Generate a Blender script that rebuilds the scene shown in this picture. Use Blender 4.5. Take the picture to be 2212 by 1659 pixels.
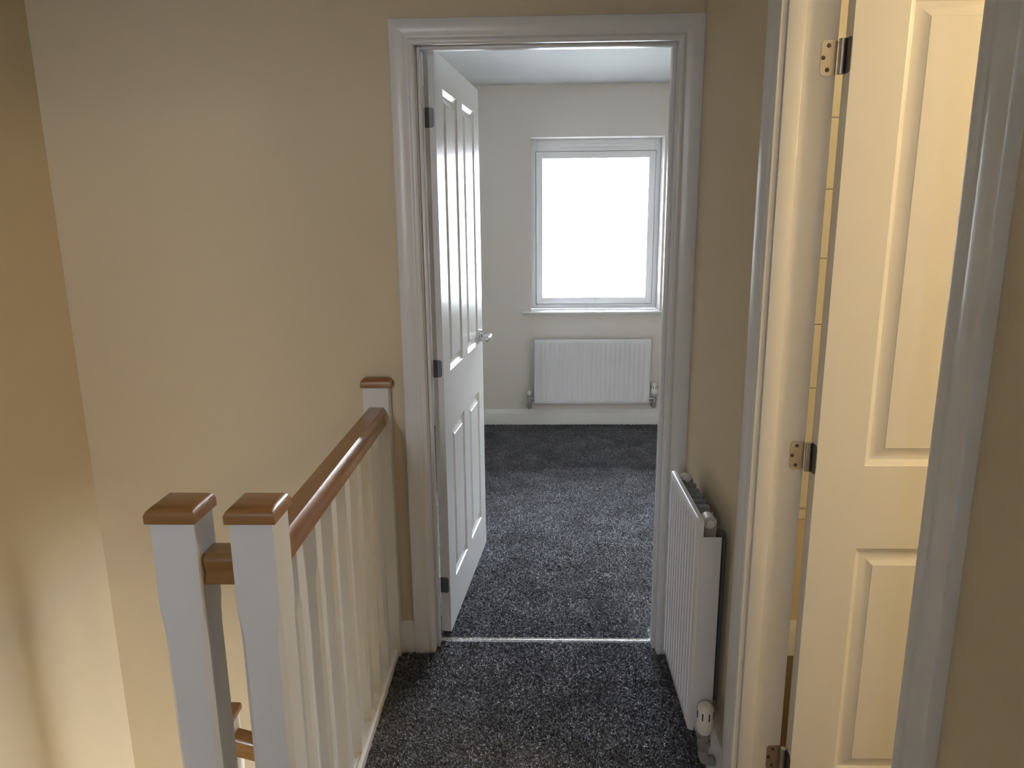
import bpy, bmesh, math, random
import numpy as np
from mathutils import Vector, Matrix
random.seed(7)
C = bpy.context.scene.collection
for o in list(bpy.data.objects):
    bpy.data.objects.remove(o)
PI = math.pi

# ------------------------------------------------------------------ camera
W_PX, F_PX = 2212.0, 1585.9
PITCH, YAW, ROLL = map(math.radians, (12.862, 1.768, 0.577))
CAM_H = 1.5
Fv = Vector((-math.sin(YAW)*math.cos(PITCH), math.cos(YAW)*math.cos(PITCH), -math.sin(PITCH)))
Rv = Vector((math.cos(YAW), math.sin(YAW), 0))
Dv = Fv.cross(Rv)
R2 = math.cos(ROLL)*Rv + math.sin(ROLL)*Dv
D2 = -math.sin(ROLL)*Rv + math.cos(ROLL)*Dv
cam = bpy.data.cameras.new('camera')
cam.sensor_fit = 'HORIZONTAL'; cam.sensor_width = 36.0
cam.lens = 36.0*F_PX/W_PX; cam.clip_start = 0.02
co = bpy.data.objects.new('camera', cam); C.objects.link(co)
m = Matrix((R2, -D2, -Fv)).transposed().to_4x4(); m.translation = (0, 0, CAM_H)
co.matrix_world = m
bpy.context.scene.camera = co

# ------------------------------------------------------------------ sky, exposure
SKY = 43.0
LAMP_W = 14.5
PEND_W = 28.0
world = bpy.data.worlds.new('world'); bpy.context.scene.world = world
world.use_nodes = True
bg = world.node_tree.nodes['Background']
bg.inputs[0].default_value = (0.86, 0.92, 1.04, 1); bg.inputs[1].default_value = SKY
vs = bpy.context.scene.view_settings
vs.view_transform = 'Standard'; vs.look = 'None'; vs.gamma = 1.0; vs.use_curve_mapping = False
vs.exposure = 1.2

def portal(name, loc, rot, sx, sy):
    l = bpy.data.lights.new(name, 'AREA'); l.shape = 'RECTANGLE'; l.size = sx; l.size_y = sy
    l.cycles.is_portal = True
    o = bpy.data.objects.new(name, l); C.objects.link(o); o.location = loc; o.rotation_euler = rot
# light enters by the bedroom window and an opening added behind the camera
portal('daylight_bedroom', (0.436, 5.52, 1.43), (-PI/2, 0, 0), 0.95, 1.2)
portal('daylight_added_opening', (-0.95, -2.32, 1.85), (PI/2, 0, 0), 0.2, 0.8)

# ------------------------------------------------------------------ materials
def nt(name):
    mt = bpy.data.materials.new(name); mt.use_nodes = True
    t = mt.node_tree; return mt, t, t.nodes, t.links, t.nodes['Principled BSDF']
def paint(name, col, rough=0.5, nscale=60, namp=0.03, bump=0.02, bscale=400, spec=0.5, coat=0.0):
    mt, t, n, l, b = nt(name)
    tc = n.new('ShaderNodeTexCoord'); nz = n.new('ShaderNodeTexNoise'); nz.inputs['Scale'].default_value = nscale
    l.new(tc.outputs['Object'], nz.inputs['Vector'])
    mx = n.new('ShaderNodeMix'); mx.data_type = 'RGBA'
    mx.inputs[6].default_value = (*[c*(1-namp) for c in col], 1); mx.inputs[7].default_value = (*[min(1, c*(1+namp)) for c in col], 1)
    l.new(nz.outputs[0], mx.inputs[0]); l.new(mx.outputs[2], b.inputs['Base Color'])
    b.inputs['Roughness'].default_value = rough; b.inputs['Specular IOR Level'].default_value = spec
    b.inputs['Coat Weight'].default_value = coat; b.inputs['Coat Roughness'].default_value = 0.12
    if bump:
        n2 = n.new('ShaderNodeTexNoise'); n2.inputs['Scale'].default_value = bscale; n2.inputs['Detail'].default_value = 3
        l.new(tc.outputs['Object'], n2.inputs['Vector'])
        bp = n.new('ShaderNodeBump'); bp.inputs['Strength'].default_value = bump; bp.inputs['Distance'].default_value = 0.002
        l.new(n2.outputs[0], bp.inputs['Height']); l.new(bp.outputs[0], b.inputs['Normal'])
    return mt
def metal(name, col, rough, nscale=40):
    mt, t, n, l, b = nt(name)
    b.inputs['Base Color'].default_value = (*col, 1); b.inputs['Metallic'].default_value = 1
    tc = n.new('ShaderNodeTexCoord'); nz = n.new('ShaderNodeTexNoise'); nz.inputs['Scale'].default_value = nscale
    l.new(tc.outputs['Object'], nz.inputs['Vector'])
    r = n.new('ShaderNodeMapRange'); r.inputs[3].default_value = rough*0.7; r.inputs[4].default_value = rough*1.35
    l.new(nz.outputs[0], r.inputs[0]); l.new(r.outputs[0], b.inputs['Roughness'])
    return mt
def wood(name, axis):
    mt, t, n, l, b = nt(name)
    tc = n.new('ShaderNodeTexCoord'); mp = n.new('ShaderNodeMapping')
    s = [55, 55, 55]; s[axis] = 3.0
    mp.inputs['Scale'].default_value = s
    l.new(tc.outputs['Object'], mp.inputs['Vector'])
    nz = n.new('ShaderNodeTexNoise'); nz.inputs['Scale'].default_value = 1.0; nz.inputs['Detail'].default_value = 5; nz.inputs['Distortion'].default_value = 0.6
    l.new(mp.outputs[0], nz.inputs['Vector'])
    cr = n.new('ShaderNodeValToRGB')
    cr.color_ramp.elements[0].position = 0.3; cr.color_ramp.elements[0].color = (0.27, 0.13, 0.035, 1)
    cr.color_ramp.elements[1].position = 0.75; cr.color_ramp.elements[1].color = (0.39, 0.20, 0.065, 1)
    l.new(nz.outputs[0], cr.inputs[0]); l.new(cr.outputs[0], b.inputs['Base Color'])
    b.inputs['Roughness'].default_value = 0.32; b.inputs['Coat Weight'].default_value = 0.35; b.inputs['Coat Roughness'].default_value = 0.15
    return mt
def carpet(name):
    mt, t, n, l, b = nt(name)
    tc = n.new('ShaderNodeTexCoord')
    a = n.new('ShaderNodeTexNoise'); a.inputs['Scale'].default_value = 130; a.inputs['Detail'].default_value = 4; a.inputs['Roughness'].default_value = 0.7
    v = n.new('ShaderNodeTexVoronoi'); v.inputs['Scale'].default_value = 230
    big = n.new('ShaderNodeTexNoise'); big.inputs['Scale'].default_value = 6; big.inputs['Detail'].default_value = 4; big.inputs['Roughness'].default_value = 0.6
    for q in (a, v, big): l.new(tc.outputs['Object'], q.inputs['Vector'])
    cr = n.new('ShaderNodeValToRGB')
    e = cr.color_ramp.elements
    e[0].position = 0.36; e[0].color = (0.034, 0.034, 0.038, 1)
    e[1].position = 0.68; e[1].color = (0.70, 0.70, 0.79, 1)
    k = cr.color_ramp.elements.new(0.52); k.color = (0.155, 0.155, 0.178, 1)
    l.new(a.outputs[0], cr.inputs[0])
    mr = n.new('ShaderNodeMapRange'); mr.inputs[1].default_value = 0.35; mr.inputs[2].default_value = 0.65; mr.inputs[3].default_value = 0.7; mr.inputs[4].default_value = 1.35
    l.new(big.outputs[0], mr.inputs[0])
    vm = n.new('ShaderNodeVectorMath'); vm.operation = 'SCALE'
    l.new(cr.outputs[0], vm.inputs[0]); l.new(mr.outputs[0], vm.inputs['Scale'])
    l.new(vm.outputs[0], b.inputs['Base Color'])
    b.inputs['Roughness'].default_value = 1.0; b.inputs['Specular IOR Level'].default_value = 0.0
    b.inputs['Sheen Weight'].default_value = 0.25; b.inputs['Sheen Roughness'].default_value = 0.6
    bp = n.new('ShaderNodeBump'); bp.inputs['Strength'].default_value = 0.9; bp.inputs['Distance'].default_value = 0.006
    l.new(v.outputs['Distance'], bp.inputs['Height']); l.new(bp.outputs[0], b.inputs['Normal'])
    return mt
M = {}
M['wall'] = paint('ivory_wall_paint', (0.82, 0.785, 0.755), 0.75, 4, 0.012, 0.05, 350, 0.25)
M['cream'] = paint('cream_wall_paint', (0.74, 0.635, 0.46), 0.75, 4, 0.012, 0.05, 350, 0.25)
M['ceiling'] = paint('white_ceiling_paint', (0.68, 0.69, 0.685), 0.85, 4, 0.01, 0.04, 350, 0.2)
M['gloss'] = paint('white_satin_wood_paint', (0.82, 0.82, 0.82), 0.30, 8, 0.008, 0.012, 250, 0.5)
M['door'] = paint('white_door_paint', (0.83, 0.83, 0.83), 0.26, 8, 0.008, 0.008, 250, 0.5)
M['enamel'] = paint('white_radiator_enamel', (0.83, 0.83, 0.88), 0.32, 8, 0.006, 0.0)
M['fin'] = metal('galvanised_fin_steel', (0.62, 0.63, 0.64), 0.5)
M['upvc'] = paint('white_window_plastic', (0.85, 0.86, 0.88), 0.35, 8, 0.005, 0.0)
M['gap_strip'] = paint('grey_gap_strip', (0.25, 0.26, 0.28), 0.7, 8, 0.05, 0.0)
M['plastic'] = paint('white_valve_plastic', (0.80, 0.79, 0.74), 0.4, 8, 0.006, 0.0)
M['black'] = paint('black_slot_plastic', (0.02, 0.02, 0.02), 0.6, 8, 0.05, 0.0)
M['bracket'] = paint('dark_bracket_shadow_steel', (0.16, 0.16, 0.16), 0.6, 8, 0.05, 0.0)  # bracket colour darkened to stand for the shade behind the radiator
M['sleeve'] = paint('grey_pipe_sleeve_plastic', (0.36, 0.36, 0.36), 0.6, 300, 0.12, 0.1)
M['chrome'] = metal('chrome', (0.75, 0.75, 0.76), 0.18)
M['zinc'] = metal('zinc_plated_steel', (0.55, 0.54, 0.53), 0.38, 220)
M['zinc_dark'] = metal('dull_zinc_steel', (0.21, 0.21, 0.215), 0.5, 400)
M['screw'] = metal('dark_screw_steel', (0.16, 0.14, 0.11), 0.4)
M['strip'] = metal('silver_aluminium', (0.86, 0.87, 0.88), 0.26, 90)
M['oak_x'] = wood('stained_timber_x', 0); M['oak_y'] = wood('stained_timber_y', 1)
M['carpet'] = carpet('charcoal_carpet')
M['vinyl'] = paint('dark_brown_vinyl_floor', (0.13, 0.085, 0.045), 0.4, 14, 0.25, 0.0)
M['tile'] = paint('cream_glazed_tile', (0.80, 0.77, 0.68), 0.15, 8, 0.01, 0.0)
M['ground'] = paint('grey_paving', (0.15, 0.15, 0.15), 0.9, 3, 0.08, 0.1, 40)
M['render'] = paint('pale_house_render', (0.80, 0.79, 0.76), 0.9, 5, 0.03, 0.1, 60)
M['roof'] = paint('grey_roof_tile', (0.42, 0.40, 0.40), 0.8, 6, 0.1, 0.2, 30)
M['dark_glass'] = paint('dark_window_glass', (0.02, 0.022, 0.025), 0.1, 5, 0.02, 0.0)
def glass_mat():
    mt, t, n, l, b = nt('clear_window_glass'); n.remove(b)
    out = n['Material Output']; tr = n.new('ShaderNodeBsdfTransparent'); gl = n.new('ShaderNodeBsdfGlossy')
    tr.inputs[0].default_value = (0.95, 0.97, 0.96, 1); gl.inputs['Roughness'].default_value = 0.02
    fr = n.new('ShaderNodeFresnel'); fr.inputs[0].default_value = 1.45
    mx = n.new('ShaderNodeMixShader'); l.new(fr.outputs[0], mx.inputs[0]); l.new(tr.outputs[0], mx.inputs[1]); l.new(gl.outputs[0], mx.inputs[2])
    l.new(mx.outputs[0], out.inputs[0]); return mt
M['glass'] = glass_mat()
def bar_mat():
    mt, t, n, l, b = nt('translucent_white_glazing_bar')
    out = n['Material Output']; tr = n.new('ShaderNodeBsdfTranslucent'); tr.inputs[0].default_value = (0.9, 0.9, 0.9, 1)
    b.inputs['Base Color'].default_value = (0.85, 0.85, 0.85, 1)
    mx = n.new('ShaderNodeMixShader'); mx.inputs[0].default_value = 0.6
    l.new(b.outputs[0], mx.inputs[1]); l.new(tr.outputs[0], mx.inputs[2]); l.new(mx.outputs[0], out.inputs[0]); return mt
M['bar'] = bar_mat()
def emit_mat(name, col, s):
    mt, t, n, l, b = nt(name)
    b.inputs['Emission Color'].default_value = (*col, 1); b.inputs['Emission Strength'].default_value = s
    return mt

# ------------------------------------------------------------------ mesh helpers
def box(bm, x0, x1, y0, y1, z0, z1, bev=0.0, seg=2):
    v = [bm.verts.new(p) for p in ((x0,y0,z0),(x1,y0,z0),(x1,y1,z0),(x0,y1,z0),(x0,y0,z1),(x1,y0,z1),(x1,y1,z1),(x0,y1,z1))]
    fs = [bm.faces.new([v[i] for i in q]) for q in ((0,3,2,1),(4,5,6,7),(0,1,5,4),(1,2,6,5),(2,3,7,6),(3,0,4,7))]
    if bev:
        es = list({e for f in fs for e in f.edges})
        bmesh.ops.bevel(bm, geom=es, offset=bev, segments=seg, profile=0.5, affect='EDGES')
def sweep(bm, rings, closed=True, cap=True):
    """rings: list of lists of points (same count) -> skin between rings"""
    R = [[bm.verts.new(p) for p in r] for r in rings]
    k = len(R[0])
    for a, b in zip(R[:-1], R[1:]):
        for i in range(k if closed else k-1):
            j = (i+1) % k
            bm.faces.new((a[i], a[j], b[j], b[i]))
    if cap:
        bm.faces.new(list(reversed(R[0]))); bm.faces.new(R[-1])
def cyl(bm, p0, p1, r0, r1=None, n=20):
    r1 = r0 if r1 is None else r1
    p0, p1 = Vector(p0), Vector(p1); d = (p1-p0).normalized()
    u = d.orthogonal().normalized(); w = d.cross(u)
    sweep(bm, [[p + r*(math.cos(2*PI*i/n)*u + math.sin(2*PI*i/n)*w) for i in range(n)] for p, r in ((p0, r0), (p1, r1))])
def lathe(bm, p0, d, prof, n=24):
    """prof: list of (distance along d, radius)"""
    p0, d = Vector(p0), Vector(d).normalized(); u = d.orthogonal().normalized(); w = d.cross(u)
    sweep(bm, [[p0 + d*t + max(r, 1e-4)*(math.cos(2*PI*i/n)*u + math.sin(2*PI*i/n)*w) for i in range(n)] for t, r in prof])
def link(name, bm, mat, parent=None, loc=None, smooth=None):
    bmesh.ops.recalc_face_normals(bm, faces=bm.faces)
    me = bpy.data.meshes.new(name); bm.to_mesh(me); bm.free()
    me.materials.append(M[mat] if isinstance(mat, str) else mat)
    o = bpy.data.objects.new(name, me); C.objects.link(o)
    if loc: o.location = loc
    if parent: o.parent = parent
    if smooth:
        for p in me.polygons: p.use_smooth = True
        if hasattr(me, 'set_sharp_from_angle'): me.set_sharp_from_angle(angle=math.radians(smooth))
    return o
def mk(name, mat, parent, fn, *a, smooth=None, **k):
    bm = bmesh.new(); fn(bm, *a, **k); return link(name, bm, mat, parent, smooth=smooth)
def bx(name, mat, parent, *a, bev=0.0, smooth=None):
    return mk(name, mat, parent, box, *a, bev=bev, smooth=(40 if bev and smooth is None else smooth))
def empty(name, loc=(0,0,0)):
    o = bpy.data.objects.new(name, None); C.objects.link(o); o.location = loc; o.empty_display_size = 0.05
    return o
def tag(o, label=None, cat=None, group=None, kind=None):
    if label: o['label'] = label
    if cat: o['category'] = cat
    if group: o['group'] = group
    if kind: o['kind'] = kind
    return o
def struct(name, mat, boxes, label=None):
    bm = bmesh.new()
    for b in boxes: box(bm, *b)
    return tag(link(name, bm, mat), label, kind='structure')

# ------------------------------------------------------------------ key dimensions
YW = 2.322          # landing face of the wall with the bedroom door
YR = 2.420          # bedroom face of that wall
XR = 0.497          # landing face of right wall
XB = 0.602          # bathroom face of right wall
XL = -1.50          # stairwell left wall
YF = 5.220          # bedroom window wall
ZC = 2.355          # ceiling
ZL = -2.60          # lower floor
YN = -2.0           # landing wall behind the camera
LX0, LX1, LZ = -0.350, 0.425, 2.012     # bedroom door lining inner faces
BY0, BY1 = 0.880, 1.580                 # bathroom door lining inner faces
XBW = 2.45          # bathroom / bedroom right wall
WX0, WX1, WZ0, WZ1 = -0.018, 0.889, 0.838, 2.020   # bedroom window opening

# ------------------------------------------------------------------ shell
tag(struct('wall_back', 'cream', [
    (XL-0.1, LX0-0.03, YW, YR, ZL, ZC), (LX1+0.03, XBW, YW, YR, ZL, ZC),
    (LX0-0.03, LX1+0.03, YW, YR, LZ+0.03, ZC), (LX0-0.03, LX1+0.03, YW, YR, ZL, -0.03)],
    'ivory painted wall around the bedroom doorway'))
struct('wall_right', 'cream', [
    (XR, XB, BY1+0.03, YW, -0.25, ZC), (XR, XB, YN, BY0-0.03, -0.25, ZC),
    (XR, XB, BY0-0.03, BY1+0.03, LZ+0.03, ZC), (XR, XB, BY0-0.03, BY1+0.03, -0.25, -0.03)],
    'ivory painted landing wall beside the radiator and bathroom door')
struct('wall_left', 'cream', [(XL-0.1, XL, YN, YW, ZL, ZC)], 'ivory painted stairwell side wall')
# wall behind the camera, with an unseen opening added to light the landing
struct('wall_front', 'cream', [(XL-0.1, -1.03, YN-0.25, YN, ZL, ZC), (-0.88, XBW, YN-0.25, YN, ZL, ZC),
    (-1.03, -0.88, YN-0.25, YN, ZL, 1.45), (-1.03, -0.88, YN-0.25, YN, 2.25, ZC)], 'ivory painted landing wall with an opening added for light')
struct('wall_window', 'wall', [
    (-0.9, WX0, YF, YF+0.28, 0, ZC), (WX1, XBW, YF, YF+0.28, 0, ZC),
    (WX0, WX1, YF, YF+0.28, 0, WZ0-0.018), (WX0, WX1, YF, YF+0.28, WZ1, ZC)],
    'pale bedroom wall with the window')
struct('wall_bedroom_left', 'wall', [(-1.0, -0.9, YR, YF+0.28, 0, ZC)])
struct('wall_bedroom_right', 'wall', [(XBW, XBW+0.1, YN-0.25, YF+0.28, ZL, ZC)])
struct('wall_bathroom_near', 'wall', [(XB, XBW, -0.1, 0.0, 0, ZC)])
struct('ceiling', 'ceiling', [(XL-0.1, XBW+0.1, YN-0.25, YF+0.28, ZC, ZC+0.1)], 'plain white ceiling')
# landing floor, bedroom floor, bathroom floor
X_APR = -0.541
struct('floor', 'carpet', [(X_APR, XR, 1.29, YW, -0.02, 0), (-0.69, XR, YN, 1.29, -0.02, 0), (XL, -0.69, YN, 0.65, -0.02, 0),
    (LX0-0.03, LX1+0.03, YW, 2.385, -0.03, 0)], 'charcoal carpeted landing floor')
struct('floor_bedroom', 'carpet', [(-0.9, XBW, YR, YF, -0.03, 0), (LX0-0.03, LX1+0.03, 2.385, YR, -0.03, 0)], 'charcoal carpeted bedroom floor')
struct('floor_bathroom', 'vinyl', [(XB, XBW, 0, YW, -0.03, 0), (XR, XB, BY0-0.03, BY1+0.03, -0.03, 0)], 'dark brown bathroom floor')
struct('floor_slab', 'ceiling', [(X_APR, XR, 1.29, YW, -0.25, -0.02), (-0.69, XR, YN, 1.29, -0.25, -0.02), (XL, -0.69, YN, 0.65, -0.25, -0.02),
    (XR, XBW, YN, YW, -0.25, -0.03), (-1.0, XBW, YR, YF+0.28, -0.25, -0.031)])
# lower hall seen down the stairwell
struct('floor_lower', 'carpet', [(XL, XBW, YN, YW, ZL-0.05, ZL)], 'lower hall floor')
struct('wall_lower', 'cream', [(XL, XBW, 0.30, 0.40, ZL, -0.25)], 'cream lower hall wall')
# carpet pile: real tufts over the carpet in view
def pile(parent_name, areas, density, seed):
    rng = np.random.default_rng(seed); P = []
    for x0, x1, y0, y1 in areas:
        k = int((x1-x0)*(y1-y0)*density)
        P.append(np.stack([rng.uniform(x0, x1, k), rng.uniform(y0, y1, k)], 1))
    P = np.concatenate(P); k = len(P)
    a = rng.uniform(0, 2*PI, k); h = rng.uniform(0.005, 0.0105, k); rb = rng.uniform(0.0024, 0.0046, k)
    lean = rng.normal(0, 0.0035, (k, 2))
    V = np.zeros((k, 4, 3))
    for j in range(3):
        V[:, j, 0] = P[:, 0] + rb*np.cos(a+2*PI*j/3); V[:, j, 1] = P[:, 1] + rb*np.sin(a+2*PI*j/3); V[:, j, 2] = 0.0003
    V[:, 3, 0] = P[:, 0]+lean[:, 0]; V[:, 3, 1] = P[:, 1]+lean[:, 1]; V[:, 3, 2] = h
    tri = np.array([[0, 1, 3], [1, 2, 3], [2, 0, 3]]); F = (np.arange(k)[:, None, None]*4 + tri[None]).reshape(-1)
    me = bpy.data.meshes.new('carpet_pile'); nf = k*3
    me.vertices.add(k*4); me.vertices.foreach_set('co', V.reshape(-1))
    me.loops.add(nf*3); me.loops.foreach_set('vertex_index', F.astype(np.int32))
    me.polygons.add(nf); me.polygons.foreach_set('loop_start', np.arange(nf, dtype=np.int32)*3)
    me.update(); me.validate(); me.materials.append(M['carpet'])
    o = bpy.data.objects.new('carpet_pile', me); C.objects.link(o); o.parent = bpy.data.objects[parent_name]; o['kind'] = 'stuff'
pile('floor', [(-0.476, 0.470, 1.35, YW-0.02), (LX0+0.012, LX1-0.012, YW-0.02, 2.370)], 46000, 1)
pile('floor_bedroom', [(LX0+0.012, LX1-0.012, 2.406, 2.48), (-0.36, 0.62, 2.48, 3.4), (-0.45, 0.78, 3.4, 4.3), (-0.45, 0.95, 4.3, YF-0.018)], 46000, 2)
# ------------------------------------------------------------------ baseboards (skirting)
SK = [(0, 0), (0.0, 0.016), (0.088, 0.016), (0.096, 0.013), (0.104, 0.008), (0.112, 0.006), (0.117, 0.003), (0.117, 0)]  # (z, out)
def skirting(name, p0, p1, nrm, label=None, h=0.117, t=1.0):
    nrm = Vector(nrm); bm = bmesh.new()
    sweep(bm, [[Vector(p) + nrm*(o*t) + Vector((0, 0, z*h/0.117)) for z, o in SK] for p in (p0, p1)])
    return tag(link(name, bm, 'gloss', smooth=50), label, kind='structure')
skirting('baseboard_window', (-0.9, YF, 0), (XBW, YF, 0), (0, -1, 0), 'white baseboard under the bedroom window')
skirting('baseboard_right', (XR, 1.655, 0), (XR, YW, 0), (-1, 0, 0), 'white baseboard under the landing radiator', t=1.3)
skirting('baseboard_back', (-0.468, YW, 0), (LX0-0.072, YW, 0), (0, -1, 0), 'short white baseboard between newel and door casing')
skirting('baseboard_bedroom', (-0.9, YR, 0), (-0.9, YF, 0), (1, 0, 0))
skirting('baseboard_bathroom', (XB, YW, 0), (XBW, YW, 0), (0, -1, 0), h=0.128)

# ------------------------------------------------------------------ door frames
CAS = [(0, 0), (0, 0.012), (0.004, 0.0155), (0.010, 0.017), (0.016, 0.0155), (0.019, 0.0125), (0.023, 0.0125), (0.030, 0.015), (0.040, 0.0175), (0.066, 0.0185), (0.070, 0.017), (0.072, 0.014), (0.072, 0)]
def casing(parent, mapf, a0, a1, zt, w=1.0):
    """three mitred boards round an opening a0..a1 x 0..zt; mapf(a, out, z) -> world"""
    legs = (lambda s, o: [(a0-s, o, 0), (a0-s, o, zt+s)], lambda s, o: [(a0-s, o, zt+s), (a1+s, o, zt+s)], lambda s, o: [(a1+s, o, zt+s), (a1+s, o, 0)])
    for g in legs:
        bm = bmesh.new()
        pts = [g(s*w, o) for s, o in CAS]
        sweep(bm, [[mapf(*p[k]) for p in pts] for k in (0, 1)])
        link('casing_board', bm, 'gloss', parent, smooth=35)
t1 = tag(empty('trim_1'), 'white moulded door frame round the bedroom doorway', kind='structure')
casing(t1, lambda a, o, z: Vector((a, YW-o, z)), LX0-0.002, LX1+0.002, LZ-0.018, 0.99)
ST = 0.012
def lining(par, mapf, a0, a1, zt, d0, d1, s0, s1):
    def b(name, A0, A1, D0, D1, Z0, Z1):
        p = mapf(A0, D0, Z0); q = mapf(A1, D1, Z1)
        bx(name, 'gloss', par, *[c for k in range(3) for c in sorted((p[k], q[k]))], bev=0.0015)
    b('jamb', a0-0.03, a0, d0, d1, 0, zt+0.03); b('jamb', a1, a1+0.03, d0, d1, 0, zt+0.03); b('head_jamb', a0, a1, d0, d1, zt, zt+0.03)
    b('door_stop', a0, a0+ST, s0, s1, 0, zt); b('door_stop', a1-ST, a1, s0, s1, 0, zt); b('door_stop', a0+ST, a1-ST, s0, s1, zt-0.024, zt)
lining(t1, lambda a, d, z: (a, d, z), LX0, LX1, LZ, YW, YR, 2.345, 2.381)
t2 = tag(empty('trim_2'), 'white moulded door frame round the bathroom doorway', kind='structure')
casing(t2, lambda a, o, z: Vector((XR-o, a, z)), BY0-0.008, BY1-0.006, LZ-0.018, 1.03)
lining(t2, lambda a, d, z: (d, a, z), BY0, BY1, LZ, XR, XB, XR+0.0005, 0.533)
# bathroom-side and bedroom-side casings (seen from other positions)
t3 = tag(empty('trim_3'), kind='structure')
casing(t3, lambda a, o, z: Vector((a, YR+o, z)), LX0-0.065, LX1+0.002, LZ+0.01)
t4 = tag(empty('trim_4'), kind='structure')
casing(t4, lambda a, o, z: Vector((XB+o, a, z)), BY0-0.008, BY1+0.065, LZ+0.01)

# ------------------------------------------------------------------ four-panel doors
TH = 0.035
PROF = [(0.0, 0.0), (0.0025, 0.0045), (0.004, 0.0050), (0.009, 0.0075), (0.013, 0.0100), (0.0155, 0.0102), (0.024, 0.0085), (0.034, 0.0040), (0.0400, 0.0018), (0.0408, 0.0006)]  # inset, depth
def door(name, loc, angle, width, cols, rows, z0, height, label, handle=True, hand_z=1.0):
    """leaf local: x along width from hinge edge, y=0 landing face, y=TH far face; hinge pin near (0,TH)"""
    root = empty(name, loc); root.rotation_euler = (0, 0, angle)
    tag(root, label, kind='structure')
    xs = sorted({0.0, width, *[c for p in cols for c in p]}); zs = sorted({z0, z0+height, *[c for p in rows for c in p]})
    holes = [(c, r) for c in cols for r in rows]
    bm = bmesh.new()
    for yy, flip in ((0, False), (TH, True)):
        for i in range(len(xs)-1):
            for j in range(len(zs)-1):
                if ((xs[i], xs[i+1]), (zs[j], zs[j+1])) in holes: continue
                vv = [bm.verts.new((x, yy, z)) for x, z in ((xs[i], zs[j]), (xs[i+1], zs[j]), (xs[i+1], zs[j+1]), (xs[i], zs[j+1]))]
                bm.faces.new(vv[::-1] if flip else vv)
    for (xa, za, xb, zb) in ((0, z0, 0, z0+height), (width, z0+height, width, z0), (0, z0+height, width, z0+height), (width, z0, 0, z0)):
        bm.faces.new([bm.verts.new(p) for p in ((xa, 0, za), (xb, 0, zb), (xb, TH, zb), (xa, TH, za))])
    bmesh.ops.remove_doubles(bm, verts=bm.verts, dist=1e-5)
    leaf = link('door_leaf', bm, 'door', root)
    for (c, r) in holes:
        bm = bmesh.new()
        for side in (0, 1):
            rings = []
            for ins, dep in PROF:
                y = dep if side == 0 else TH-dep
                rings.append([Vector((x, y, z)) for x, z in ((c[0]+ins, r[0]+ins), (c[1]-ins, r[0]+ins), (c[1]-ins, r[1]-ins), (c[0]+ins, r[1]-ins))])
            R = [[bm.verts.new(p) for p in q] for q in rings]
            for a, b in zip(R[:-1], R[1:]):
                for i in range(4): bm.faces.new((a[i], a[(i+1) % 4], b[(i+1) % 4], b[i]))
            bm.faces.new(R[-1])
        link('panel', bm, 'door', leaf, smooth=22)
    if handle:
        hx = width-0.055
        for s, yb in ((-1, 0.0), (1, TH)):
            h = mk('handle', 'chrome', root, lathe, (hx, yb, hand_z), (0, s, 0), [(0, 0.026), (0.006, 0.026), (0.008, 0.024), (0.0085, 0.009), (0.045, 0.009), (0.046, 0.0)], smooth=35)
            bm = bmesh.new()
            pts = [(hx+0.010, 0.045), (hx-0.02, 0.047), (hx-0.07, 0.049), (hx-0.112, 0.047), (hx-0.120, 0.043)]
            rr = [0.0075, 0.010, 0.0095, 0.0085, 0.004]
            sweep(bm, [[Vector((px, yb+s*(py+r*0.8*math.sin(2*PI*i/14)), hand_z+r*math.cos(2*PI*i/14))) for i in range(14)] for (px, py), r in zip(pts, rr)])
            link('lever', bm, 'chrome', h, smooth=50)
        bx('latch_plate', 'zinc', root, width-0.0005, width+0.0012, TH/2-0.012, TH/2+0.012, hand_z-0.03, hand_z+0.03)
    return root
P1 = Vector((-0.348, 2.428, 0)); A1 = math.radians(84)
off = Matrix.Rotation(A1, 3, 'Z') @ Vector((0.002, -0.0415, 0))
ROWS = [(0.183, 0.766), (0.972, 1.905)]
d1 = door('door_1', P1+off, A1, 0.765, [(0.108, 0.331), (0.432, 0.657)], ROWS, 0.012, 1.993,
          'white four-panel bedroom door standing open into the carpeted room', hand_z=1.0)
P2 = Vector((0.607, 1.582, 0)); A2 = math.radians(90)   # closed leaf runs along -y
off2 = Matrix.Rotation(A2, 3, 'Z') @ Vector((-0.042, -0.007, 0))
d2 = door('door_2', P2+off2, 0.0, 0.686, [(0.104, 0.296), (0.390, 0.582)], [(0.183, 0.768), (0.962, 1.905)], 0.012, 1.993,
          'white four-panel bathroom door lit by warm light')
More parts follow.
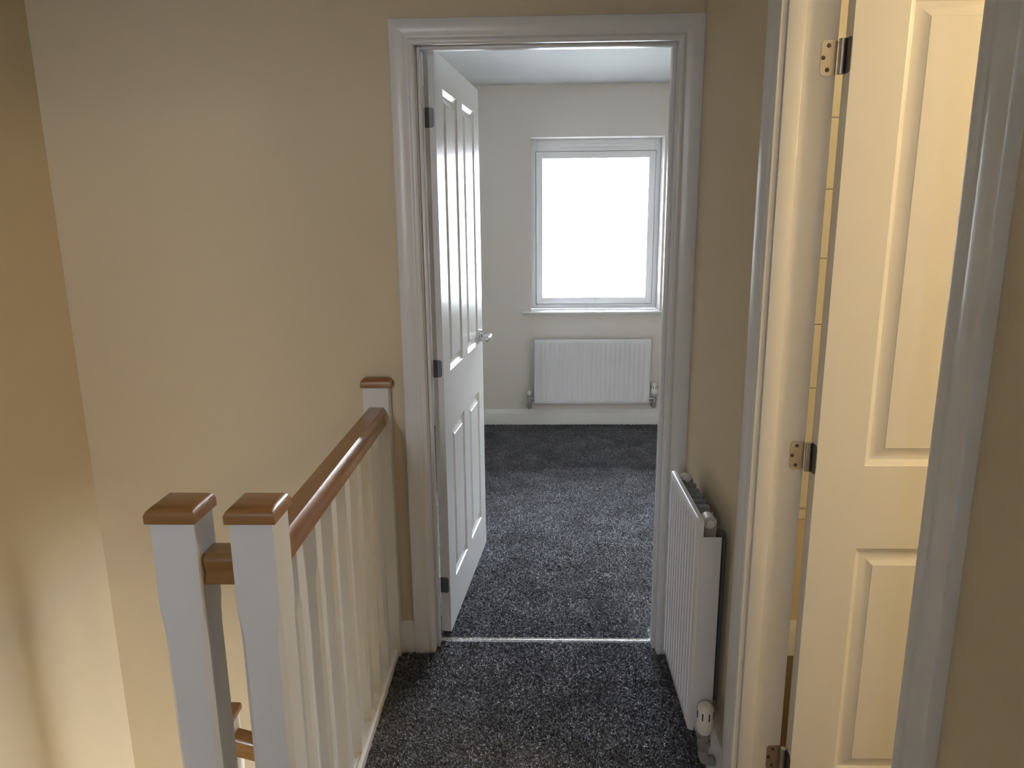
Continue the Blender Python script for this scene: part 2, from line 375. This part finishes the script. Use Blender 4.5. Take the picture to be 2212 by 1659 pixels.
# butt hinges: leaf on the door edge, leaf on the jamb, knuckle
def hinge(root_name, parent, z, pin, edge_org, edge_dir, jamb_org, jamb_dir, nrm_e, nrm_j, h=0.066, wd=0.03, rk=0.0052):
    """edge_dir/jamb_dir: unit 2D directions away from pin along each leaf; nrm: outward normal of the surfaces"""
    k = bmesh.new(); cyl(k, (pin[0], pin[1], z), (pin[0], pin[1], z+h), rk, n=14)
    for q in (0.16, 0.84):
        cyl(k, (pin[0], pin[1], z+h*q-0.0006), (pin[0], pin[1], z+h*q+0.0006), rk*1.1, n=14)
    root = link('hinge', k, 'zinc', parent, smooth=40)
    if parent: root.matrix_parent_inverse = parent.matrix_world.inverted()
    def leaf(org, d, nrm, ww, screws, mat='zinc'):
        d = Vector((*d, 0)); nrm = Vector((*nrm, 0)); o = Vector((*org, z)); up = Vector((0, 0, 1))
        bm = bmesh.new(); r = 0.008
        out = [(0, 0), (ww-r, 0)] + [(ww-r+r*math.sin(a), r-r*math.cos(a)) for a in (PI/6, PI/3, PI/2)] + [(ww-r+r*math.cos(a), h-r+r*math.sin(a)) for a in (0, PI/6, PI/3, PI/2)] + [(0, h)]
        sweep(bm, [[o + d*a + up*b + nrm*t for a, b in out] for t in (-0.0005, 0.0014)])
        lf = link('hinge_leaf', bm, mat, root)
        for a, b in screws:
            s = bmesh.new(); c = o + d*a + up*b + nrm*0.0013
            lathe(s, c, nrm, [(0, 0.0042), (0.0006, 0.0042), (0.0009, 0.0034), (0.0004, 0.0018)], n=14)
            link('screw', s, 'screw', lf)
    leaf(edge_org, edge_dir, nrm_e, wd, (), 'zinc_dark')
    leaf(jamb_org, jamb_dir, nrm_j, wd, ((wd*0.55, h*0.16), (wd*0.85, h*0.5), (wd*0.55, h*0.84)))
bpy.context.view_layer.update()
u1 = Vector((math.cos(A1), math.sin(A1))); n1 = Vector((math.sin(A1), -math.cos(A1)))   # along leaf, landing-face normal
eo = Vector((P1+off)[:2])
for z in (1.775, 0.969, 0.168):
    hinge('h', d1, z, (P1.x-0.0005, P1.y), eo - n1*TH, n1, (LX0, P1.y-0.006), (0, -1), -u1, (1, 0), h=0.06)
for z in (1.767, 0.941, 0.160):
    hinge('h', d2, z, (P2.x-0.0005, P2.y-0.013), Vector((P2+off2)[:2]) + Vector((0, TH-0.004)), (0, -1), (P2.x-0.006, BY1), (-1, 0), (-1, 0), (0, -1), wd=0.031, rk=0.0068)

# threshold strip
ts = bmesh.new()
prof = [(-0.015, 0.001), (-0.013, 0.0055), (-0.006, 0.008), (-0.002, 0.0055), (0.002, 0.0055), (0.006, 0.008), (0.013, 0.0055), (0.015, 0.001)]
sweep(ts, [[Vector((x, 2.388+a*0.8, z)) for a, z in prof] for x in (LX0+0.001, LX1-0.001)])
tag(link('threshold_strip', ts, 'strip', smooth=30), 'silver metal carpet strip across the bedroom doorway', 'threshold strip')

# ------------------------------------------------------------------ balustrade on the landing
bal = tag(empty('balustrade', (-0.509, 1.74, 0)), 'white spindle balustrade with stained timber handrail and post caps beside landing carpet', 'balustrade')
def put(o, par):
    o.parent = par; o.matrix_parent_inverse = Matrix.Translation(par.location).inverted()
    return o
def chamfered(bm, cx, cy, hw, hd, z0, z1, za, zb, c, tr):
    """square post with stopped chamfers between za and zb"""
    def ring(z, k):
        return [Vector((cx+x, cy+y, z)) for x, y in ((-hw+k, -hd), (hw-k, -hd), (hw, -hd+k), (hw, hd-k), (hw-k, hd), (-hw+k, hd), (-hw, hd-k), (-hw, -hd+k))]
    e = 0.0012
    if za is None: return sweep(bm, [ring(z0, e), ring(z1, e)])
    sweep(bm, [ring(z0, e), ring(za, e), ring(za+tr*0.5, c*0.72), ring(za+tr, c), ring(zb-tr, c), ring(zb-tr*0.5, c*0.72), ring(zb, e), ring(z1, e)])
def cap_mesh(bm, cx, cy, hw, hd, z):
    rings = []
    for dz, k in ((0, 0.003), (0.002, 0), (0.017, 0), (0.024, 0.003), (0.030, 0.010), (0.032, 0.016)):
        rings.append([Vector((cx+sx*(hw-k), cy+sy*(hd-k), z+dz)) for sx, sy in ((-1,-1),(1,-1),(1,1),(-1,1))])
    sweep(bm, rings)
def newel(par, cx, cy, hw, hd, z0, ztop, za, zb, capw=0.006, capd=None):
    n = put(mk('newel_post', 'gloss', None, chamfered, cx, cy, hw, hd, z0, ztop, za, zb, 0.0095, 0.06, smooth=25), par)
    capd = capw if capd is None else capd
    mk('post_cap', 'oak_x', n, cap_mesh, cx, cy, hw+capw, hd+capd, ztop, smooth=28).matrix_parent_inverse = n.matrix_world.inverted()
    return n
NW = 0.040
newel(bal, -0.5035, 1.240, NW, NW, -0.25, 0.972, 0.05, 0.80)
newel(bal, -0.6465, 1.240, NW, NW, -0.25, 0.972, 0.05, 0.80)
nh = newel(bal, -0.509, 2.2995, 0.041, 0.0225, 0.0, 0.967, None, None, 0.008, 0.0)
RAIL = [(-0.030, 0.846), (-0.030, 0.852), (-0.0255, 0.864), (-0.026, 0.872), (-0.0305, 0.886), (-0.029, 0.896), (-0.022, 0.904),
        (0.022, 0.904), (0.029, 0.896), (0.0305, 0.886), (0.026, 0.872), (0.0255, 0.864), (0.030, 0.852), (0.030, 0.846)]
def rail(bm, f0, f1): sweep(bm, [[f(a, z) for a, z in RAIL] for f in (f0, f1)])
put(mk('handrail', 'oak_y', None, rail, lambda a, z: Vector((-0.509+a, 1.2795, z)), lambda a, z: Vector((-0.509+a, 2.278, z)), smooth=40), bal)
put(mk('handrail', 'oak_x', None, rail, lambda a, z: Vector((-0.607, 1.247+a, z)), lambda a, z: Vector((-0.543, 1.247+a, z)), smooth=40), bal)
BRP = [(-0.032, 0), (-0.032, 0.030), (-0.027, 0.034), (-0.021, 0.034), (-0.021, 0.030), (0.021, 0.030), (0.021, 0.034), (0.027, 0.034), (0.032, 0.030), (0.032, 0)]
put(mk('base_rail', 'gloss', None, lambda bm: sweep(bm, [[Vector((-0.509+a, y, z)) for a, z in BRP] for y in (1.28, 2.277)])), bal)
ys = [2.1945 - 0.1325*i for i in range(7)]
first = None
for y in ys:
    if first is None:
        first = mk('baluster', 'gloss', None, chamfered, 0, 0, 0.0205, 0.0205, 0.030, 0.850, 0.16, 0.74, 0.0085, 0.05, smooth=25); o = first
    else:
        o = first.copy(); C.objects.link(o)
    o.location = (-0.509, y, 0); put(o, bal)
# fillet strips between balusters under the rail
for i in range(6):
    put(bx('fillet', 'gloss', None, -0.522, -0.496, ys[i+1]+0.0205, ys[i]-0.0205, 0.842, 0.848), bal)
# apron below the landing edge
struct('trim_5', 'gloss', [(X_APR-0.012, X_APR, 1.28, YW, -0.26, 0.0)], 'white apron board under the landing edge')
# lower flight balustrade seen between the posts
low = tag(empty('stair_balustrade', (-0.92, 1.95, ZL)), 'lower stair post with timber cap and sloping rail seen below landing posts', 'balustrade')
newel(low, -0.955, 1.925, NW, NW, ZL, 0.020, ZL+0.4, -0.16)
SL = -0.29
LR = [(a, z-0.904+0.0) for a, z in RAIL]
put(mk('handrail', 'oak_x', None, lambda bm: sweep(bm, [[Vector((x, 1.925+a, -0.030+z+(x+0.915)*SL)) for a, z in LR] for x in (-0.916, -0.565)]), smooth=40), low)
for i in range(3):
    x = -0.83+0.1*i; zt = -0.030-0.058+(x+0.915)*SL
    put(mk('baluster', 'gloss', None, chamfered, x, 1.925, 0.0205, 0.0205, ZL, zt+0.01, ZL+0.6, zt-0.12, 0.0085, 0.05, smooth=25), low)

# ------------------------------------------------------------------ radiators
def radiator(name, loc, rotz, L, H, pitch, label, fins=True, plugs=True, depth=0.062, side=True):
    """local: x along length 0..L, -y towards room, wall at y=+depth+gap, z from 0"""
    root = empty(name, loc); root.rotation_euler = (0, 0, rotz); tag(root, label, 'radiator')
    # fluted front panel
    n = int(round((L-0.05)/pitch)); mar = (L-n*pitch)/2
    def strip(y_gro, zz): pass
    bm = bmesh.new()
    prof = [(0, 0.004), (0.003, 0.0)]
    for i in range(n):
        x = mar+i*pitch
        prof += [(x+pitch*0.30, 0), (x+pitch*0.42, 1), (x+pitch*0.58, 1), (x+pitch*0.70, 0)]
    prof += [(L-0.003, 0.0), (L, 0.004)]
    levels = [(0.0, 0.005, 0), (0.003, 0.0, 0), (0.028, 0.0, 0), (0.040, 0.0, 1), (H-0.040, 0.0, 1), (H-0.028, 0.0, 0), (H-0.003, 0.0, 0), (H, 0.005, 0)]
    gd = 0.0065
    rows = []
    for z, yo, g in levels:
        rows.append([bm.verts.new((x, yo + (gd*g if d == 1 else d), z)) for x, d in prof])
    for a, b in zip(rows[:-1], rows[1:]):
        for i in range(len(prof)-1): bm.faces.new((a[i], a[i+1], b[i+1], b[i]))
    back = [bm.verts.new((x, 0.016, z)) for x, z in ((0, 0), (L, 0), (L, H), (0, H))]
    bm.faces.new(back)
    bm.faces.new(rows[0] + [back[1], back[0]]); bm.faces.new(rows[-1] + [back[2], back[3]])
    bm.faces.new([r[0] for r in rows] + [back[3], back[0]]); bm.faces.new([r[-1] for r in rows] + [back[2], back[1]])
    link('front_panel', bm, 'enamel', root, smooth=60)
    if fins:
        bm = bmesh.new(); x = 0.03; k = 0; pts = []
        while x < L-0.03:
            pts += [(x, 0.0165), (x+0.004, depth-0.004), (x+0.016, depth-0.004), (x+0.020, 0.0165)]; x += 0.0405
        for z in (0.03,):
            lo = [bm.verts.new((a, b, 0.035)) for a, b in pts]; hi = [bm.verts.new((a, b, H-0.012)) for a, b in pts]
            for i in range(len(pts)-1): bm.faces.new((lo[i], lo[i+1], hi[i+1], hi[i]))
        f = link('convector_fins', bm, 'fin', root)
        so = f.modifiers.new('thick', 'SOLIDIFY'); so.thickness = 0.001
    if side:
        for xs in ((-0.0005, 0.0012), (L-0.0012, L+0.0005)):
            bx('end_panel', 'enamel', root, xs[0], xs[1], 0.010, depth, 0.03, H-0.045, bev=0.0004)
        for xs in (0.06, L-0.06):
            bx('wall_bracket', 'bracket', root, xs-0.015, xs+0.015, depth+0.001, depth+0.0235, 0.06, H-0.06, bev=0.002)
    else:
        for xs in (0.12, L-0.12):
            bx('wall_bracket', 'bracket', root, xs-0.015, xs+0.015, 0.0165, 0.088, 0.06, H-0.06, bev=0.002)
    return root
def trv(par, p, up_to, head=True, sc=1.0, wall=None):
    """radiator valve at p (body centre, world): union towards the radiator, tail bending to the wall"""
    p = Vector(p); S = lambda pr: [(a*sc, b*sc) for a, b in pr]
    v = mk('valve_body', 'zinc', None, lathe, p-Vector((0, 0, 0.024*sc)), (0, 0, 1), S([(0, 0.011), (0.012, 0.0115), (0.013, 0.0145), (0.026, 0.0145), (0.027, 0.0115), (0.038, 0.0115), (0.039, 0.0135), (0.048, 0.0135)]), smooth=35)
    mk('valve_union', 'zinc', v, cyl, p, p+Vector(up_to), 0.0105*sc, smooth=35)
    e = p-Vector((0, 0, 0.022*sc)); e2 = e-Vector((0, 0, 0.034))
    bm = bmesh.new(); rr = 0.0115*sc; w = Vector(wall); ring = []
    path = [(e, Vector((0, 0, -1))), (e-Vector((0, 0, 0.018)), Vector((0, 0, -1))), (e2+Vector((0, 0, 0.004))+w.normalized()*0.004, (w.normalized()-Vector((0, 0, 1))).normalized()), (e2+w.normalized()*0.016, w.normalized()), (e2+w, w.normalized())]
    side = w.normalized().cross(Vector((0, 0, 1)))
    for q, d in path:
        n2 = d.cross(side); ring.append([q + rr*(math.cos(2*PI*i/16)*side + math.sin(2*PI*i/16)*n2) for i in range(16)])
    sweep(bm, ring); link('pipe', bm, 'sleeve', v, smooth=45)
    top = p + Vector((0, 0, 0.022*sc))
    if head:
        h = mk('thermostatic_head', 'plastic', v, lathe, top, (0, 0, 1), S([(0, 0.014), (0.004, 0.0165), (0.012, 0.0175), (0.014, 0.0195), (0.030, 0.020), (0.034, 0.0185), (0.056, 0.018), (0.064, 0.016), (0.069, 0.011), (0.070, 0.0)]), n=28, smooth=35)
        for k in range(8):
            a = 2*PI*k/8 + 0.25
            c = top + Vector((math.cos(a)*0.0182, math.sin(a)*0.0182, 0.047))*sc
            bm = bmesh.new(); box(bm, -0.0012, 0.0012, -0.0016, 0.0016, -0.0105, 0.0105, 0.0006)
            for q in bm.verts: q.co = Matrix.Rotation(a, 3, 'Z') @ q.co + c
            link('slot', bm, 'black', h)
    else:
        mk('lockshield_cap', 'plastic', v, lathe, top, (0, 0, 1), S([(0, 0.0095), (0.018, 0.009), (0.022, 0.007), (0.0225, 0)]), smooth=35)
    return v
def attach(o, par):
    bpy.context.view_layer.update(); o.parent = par; o.matrix_parent_inverse = par.matrix_world.inverted()

# landing radiator: front panel faces -x; local x -> -y (rotation -90deg), so near end = local x = L
RX, RY0, RY1, RZ, RH = 0.409, 1.728, 2.098, 0.150, 0.603
r1 = radiator('radiator', (RX, RY1, RZ), -PI/2, RY1-RY0, RH, 0.0333, 'small white panel radiator with steel fins on the landing wall', depth=0.062)
attach(trv(r1, (RX+0.036, RY0-0.034, RZ-0.004), (0, 0.036, 0), True, 1.2, (0.028, 0, 0)), r1)
attach(trv(r1, (RX+0.040, RY1+0.034, RZ+0.020), (0, -0.036, 0), False, 1.0, (0.026, 0, 0)), r1)
b1 = mk('air_vent', 'plastic', None, lathe, (RX+0.036, RY0+0.060, RZ+RH-0.016), (0, -1, 0), [(0, 0.013), (0.002, 0.0165), (0.032, 0.0165), (0.036, 0.0165), (0.038, 0.015), (0.038, 0.012), (0.035, 0.011), (0.046, 0.0105), (0.048, 0.0095), (0.048, 0.0055), (0.044, 0.004)], n=28, smooth=35)
attach(b1, r1)
b2 = mk('blanking_plug', 'plastic', None, lathe, (RX+0.038, RY1-0.030, RZ+RH-0.014), (0, -1, 0.25), [(-0.018, 0.010), (-0.010, 0.0165), (0, 0.0185), (0.012, 0.0155), (0.018, 0.008), (0.019, 0)], n=24, smooth=60)
attach(b2, r1)
# bedroom radiator under the window
BX0, BX1 = 0.002, 0.826
r2 = radiator('radiator', (BX0, YF-0.095, 0.178), 0.0, BX1-BX0, 0.470, 0.0335, 'wide white fluted radiator below the bedroom window', fins=False, side=False)
attach(trv(r2, (BX0-0.036, YF-0.075, 0.214), (0.037, 0, 0), False, 1.4, (0, 0.07, 0)), r2)
attach(trv(r2, (BX1+0.036, YF-0.075, 0.214), (-0.037, 0, 0), True, 1.25, (0, 0.07, 0)), r2)

# ------------------------------------------------------------------ bedroom window
w1 = tag(empty('window_1', (0.4355, YF+0.15, WZ0)), 'white casement window with glazing bars and vent, bright sky beyond', kind='structure')
FY0, FY1 = YF+0.150, YF+0.215
def wb(name, mat, x0, x1, y0, y1, z0, z1, bev=0.003, par=None):
    o = bx(name, mat, None, x0, x1, y0, y1, z0, z1, bev=bev)
    attach(o, par or w1); return o
fw = 0.045
wb('frame_stile', 'upvc', WX0, WX0+fw, FY0, FY1, WZ0, WZ1); wb('frame_stile', 'upvc', WX1-fw, WX1, FY0, FY1, WZ0, WZ1)
wb('frame_head', 'upvc', WX0+fw, WX1-fw, FY0, FY1, WZ1-0.092, WZ1); wb('frame_sill', 'upvc', WX0+fw, WX1-fw, FY0, FY1, WZ0, WZ0+fw)
v_ = wb('trickle_vent', 'upvc', 0.185, 0.70, FY0-0.012, FY0-0.0005, WZ1-0.056, WZ1-0.030, 0.005)
sx0, sx1, sz0, sz1 = WX0+fw-0.008, WX1-fw+0.008, WZ0+fw-0.008, WZ1-0.092+0.008
sw = 0.046
sash = wb('sash_stile', 'upvc', sx0, sx0+sw, FY0-0.014, FY0-0.0005, sz0, sz1, 0.004)
wb('sash_stile', 'upvc', sx1-sw, sx1, FY0-0.014, FY0-0.0005, sz0, sz1, 0.004)
wb('sash_rail', 'upvc', sx0+sw, sx1-sw, FY0-0.014, FY0-0.0005, sz1-sw, sz1, 0.004); wb('sash_rail', 'upvc', sx0+sw, sx1-sw, FY0-0.014, FY0-0.0005, sz0, sz0+sw, 0.004)
for a in ((sx0-0.004, sx0, sz0-0.004, sz1+0.004), (sx1, sx1+0.004, sz0-0.004, sz1+0.004), (sx0, sx1, sz0-0.004, sz0), (sx0, sx1, sz1, sz1+0.004)):
    wb('gap_strip', 'gap_strip', a[0], a[1], FY0-0.004, FY0-0.0005, a[2], a[3], 0)  # grey strips colour in the dark gap between sash and frame
gx0, gx1, gz0, gz1 = sx0+sw, sx1-sw, sz0+sw, sz1-sw
wb('glass_pane', 'glass', gx0-0.004, gx1+0.004, FY0+0.016, FY0+0.020, gz0-0.004, gz1+0.004, 0)
xm = 0.5*(gx0+gx1)
wb('glazing_bar', 'bar', xm-0.009, xm+0.009, FY0+0.022, FY0+0.026, gz0, gz1, 0)
for zz in (gz0+(gz1-gz0)/3, gz0+2*(gz1-gz0)/3):
    wb('glazing_bar', 'bar', gx0, gx1, FY0+0.027, FY0+0.031, zz-0.009, zz+0.009, 0)
wb('window_board', 'gloss', WX0-0.065, WX1+0.065, YF-0.038, YF-0.0005, WZ0-0.018, WZ0, 0.005)
wb('window_board', 'gloss', WX0, WX1, YF-0.0005, FY0, WZ0-0.018, WZ0, 0)
hb = wb('window_handle', 'upvc', xm-0.012, xm+0.012, FY0-0.024, FY0-0.0145, sz0+0.010, sz0+0.036, 0.003)

# ------------------------------------------------------------------ bathroom
tw = struct('wall_tiled', 'wall', [(XB, 1.60, YW-0.004, YW-0.0005, 0.505, 2.20)], 'cream tiled bathroom wall behind the door')
tm = bmesh.new(); box(tm, 0.002, 0.248, 0, 0.007, 0.0015, 0.2035, 0.0012, 1)
first = None
for i in range(4):
    for j in range(8):
        if first is None: first = link('tile', tm, 'tile'); o = first
        else: o = first.copy(); C.objects.link(o)
        o.location = (XB+0.25*i, YW-0.0112, 0.545+0.205*j); o.parent = tw
lamp = tag(empty('ceiling_lamp', (1.9, 0.80, ZC)), 'round warm ceiling lamp in the bathroom', 'lamp')
sh = mk('lamp_shade', emit_mat('warm_opal_glass', (1.0, 0.76, 0.40), 2.0), None, lathe, (1.9, 0.80, ZC-0.001), (0, 0, -1), [(0, 0.12), (0.02, 0.14), (0.05, 0.13), (0.075, 0.08), (0.082, 0.0)], smooth=50)
put(sh, lamp)
lp = bpy.data.lights.new('bathroom_lamp_light', 'SPOT'); lp = bpy.data.lights.new('bathroom_lamp', 'POINT')
lp.energy = LAMP_W; lp.color = (1.0, 0.74, 0.38); lp.shadow_soft_size = 0.12
lo = bpy.data.objects.new('bathroom_lamp', lp); C.objects.link(lo); lo.location = (1.9, 0.80, ZC-0.22)

# pendant lamp hanging in the lower hall, its light comes up the stairwell
PL = (0.30, 1.98, -0.95)
pend = tag(empty('pendant_lamp', (PL[0], PL[1], -0.25)), 'white pendant lamp hanging in the lower hall under the landing', 'lamp')
put(mk('ceiling_rose', 'plastic', None, lathe, (PL[0], PL[1], -0.2505), (0, 0, -1), [(0, 0.045), (0.012, 0.04), (0.025, 0.012), (0.026, 0)], smooth=40), pend)
put(mk('cord', 'plastic', None, cyl, (PL[0], PL[1], -0.275), (PL[0], PL[1], PL[2]+0.16), 0.003), pend)
GR = 0.16
put(mk('globe_shade', emit_mat('lit_opal_globe', (0.93, 0.96, 1.0), PEND_W/(4*PI*PI*GR*GR)), None, lathe, (PL[0], PL[1], PL[2]+GR), (0, 0, -1), [(GR-GR*math.cos(PI*k/16), GR*math.sin(PI*k/16)) for k in range(17)], smooth=60), pend)

# ------------------------------------------------------------------ outside
struct('ground_outside', 'ground', [(-60, 60, -60, 90, -2.85, -2.75)], 'pale paved ground outside')
hs = tag(empty('house', (3.5, 26, -2.75)), 'pale rendered house across the street beyond the window', 'house')
put(bx('wall', 'render', None, -3.0, 10.0, 26, 33, -2.75, 2.4), hs)
bm = bmesh.new()
sweep(bm, [[Vector((x, y, z)) for y, z in ((25.6, 2.3), (29.5, 5.2), (33.4, 2.3))] for x in (-3.4, 10.4)])
put(link('roof', bm, 'roof'), hs)
for x, z in ((-1.4, -1.6), (3.4, 0.45), (7.0, 0.45), (3.4, -1.8), (7.0, -1.8)):
    f = put(bx('window', 'upvc', None, x-0.05, x+0.45, 25.94, 26.02, z-0.05, z+0.75), hs)
    o = bx('pane', 'dark_glass', None, x, x+0.4, 25.93, 25.96, z, z+0.7); attach(o, f)
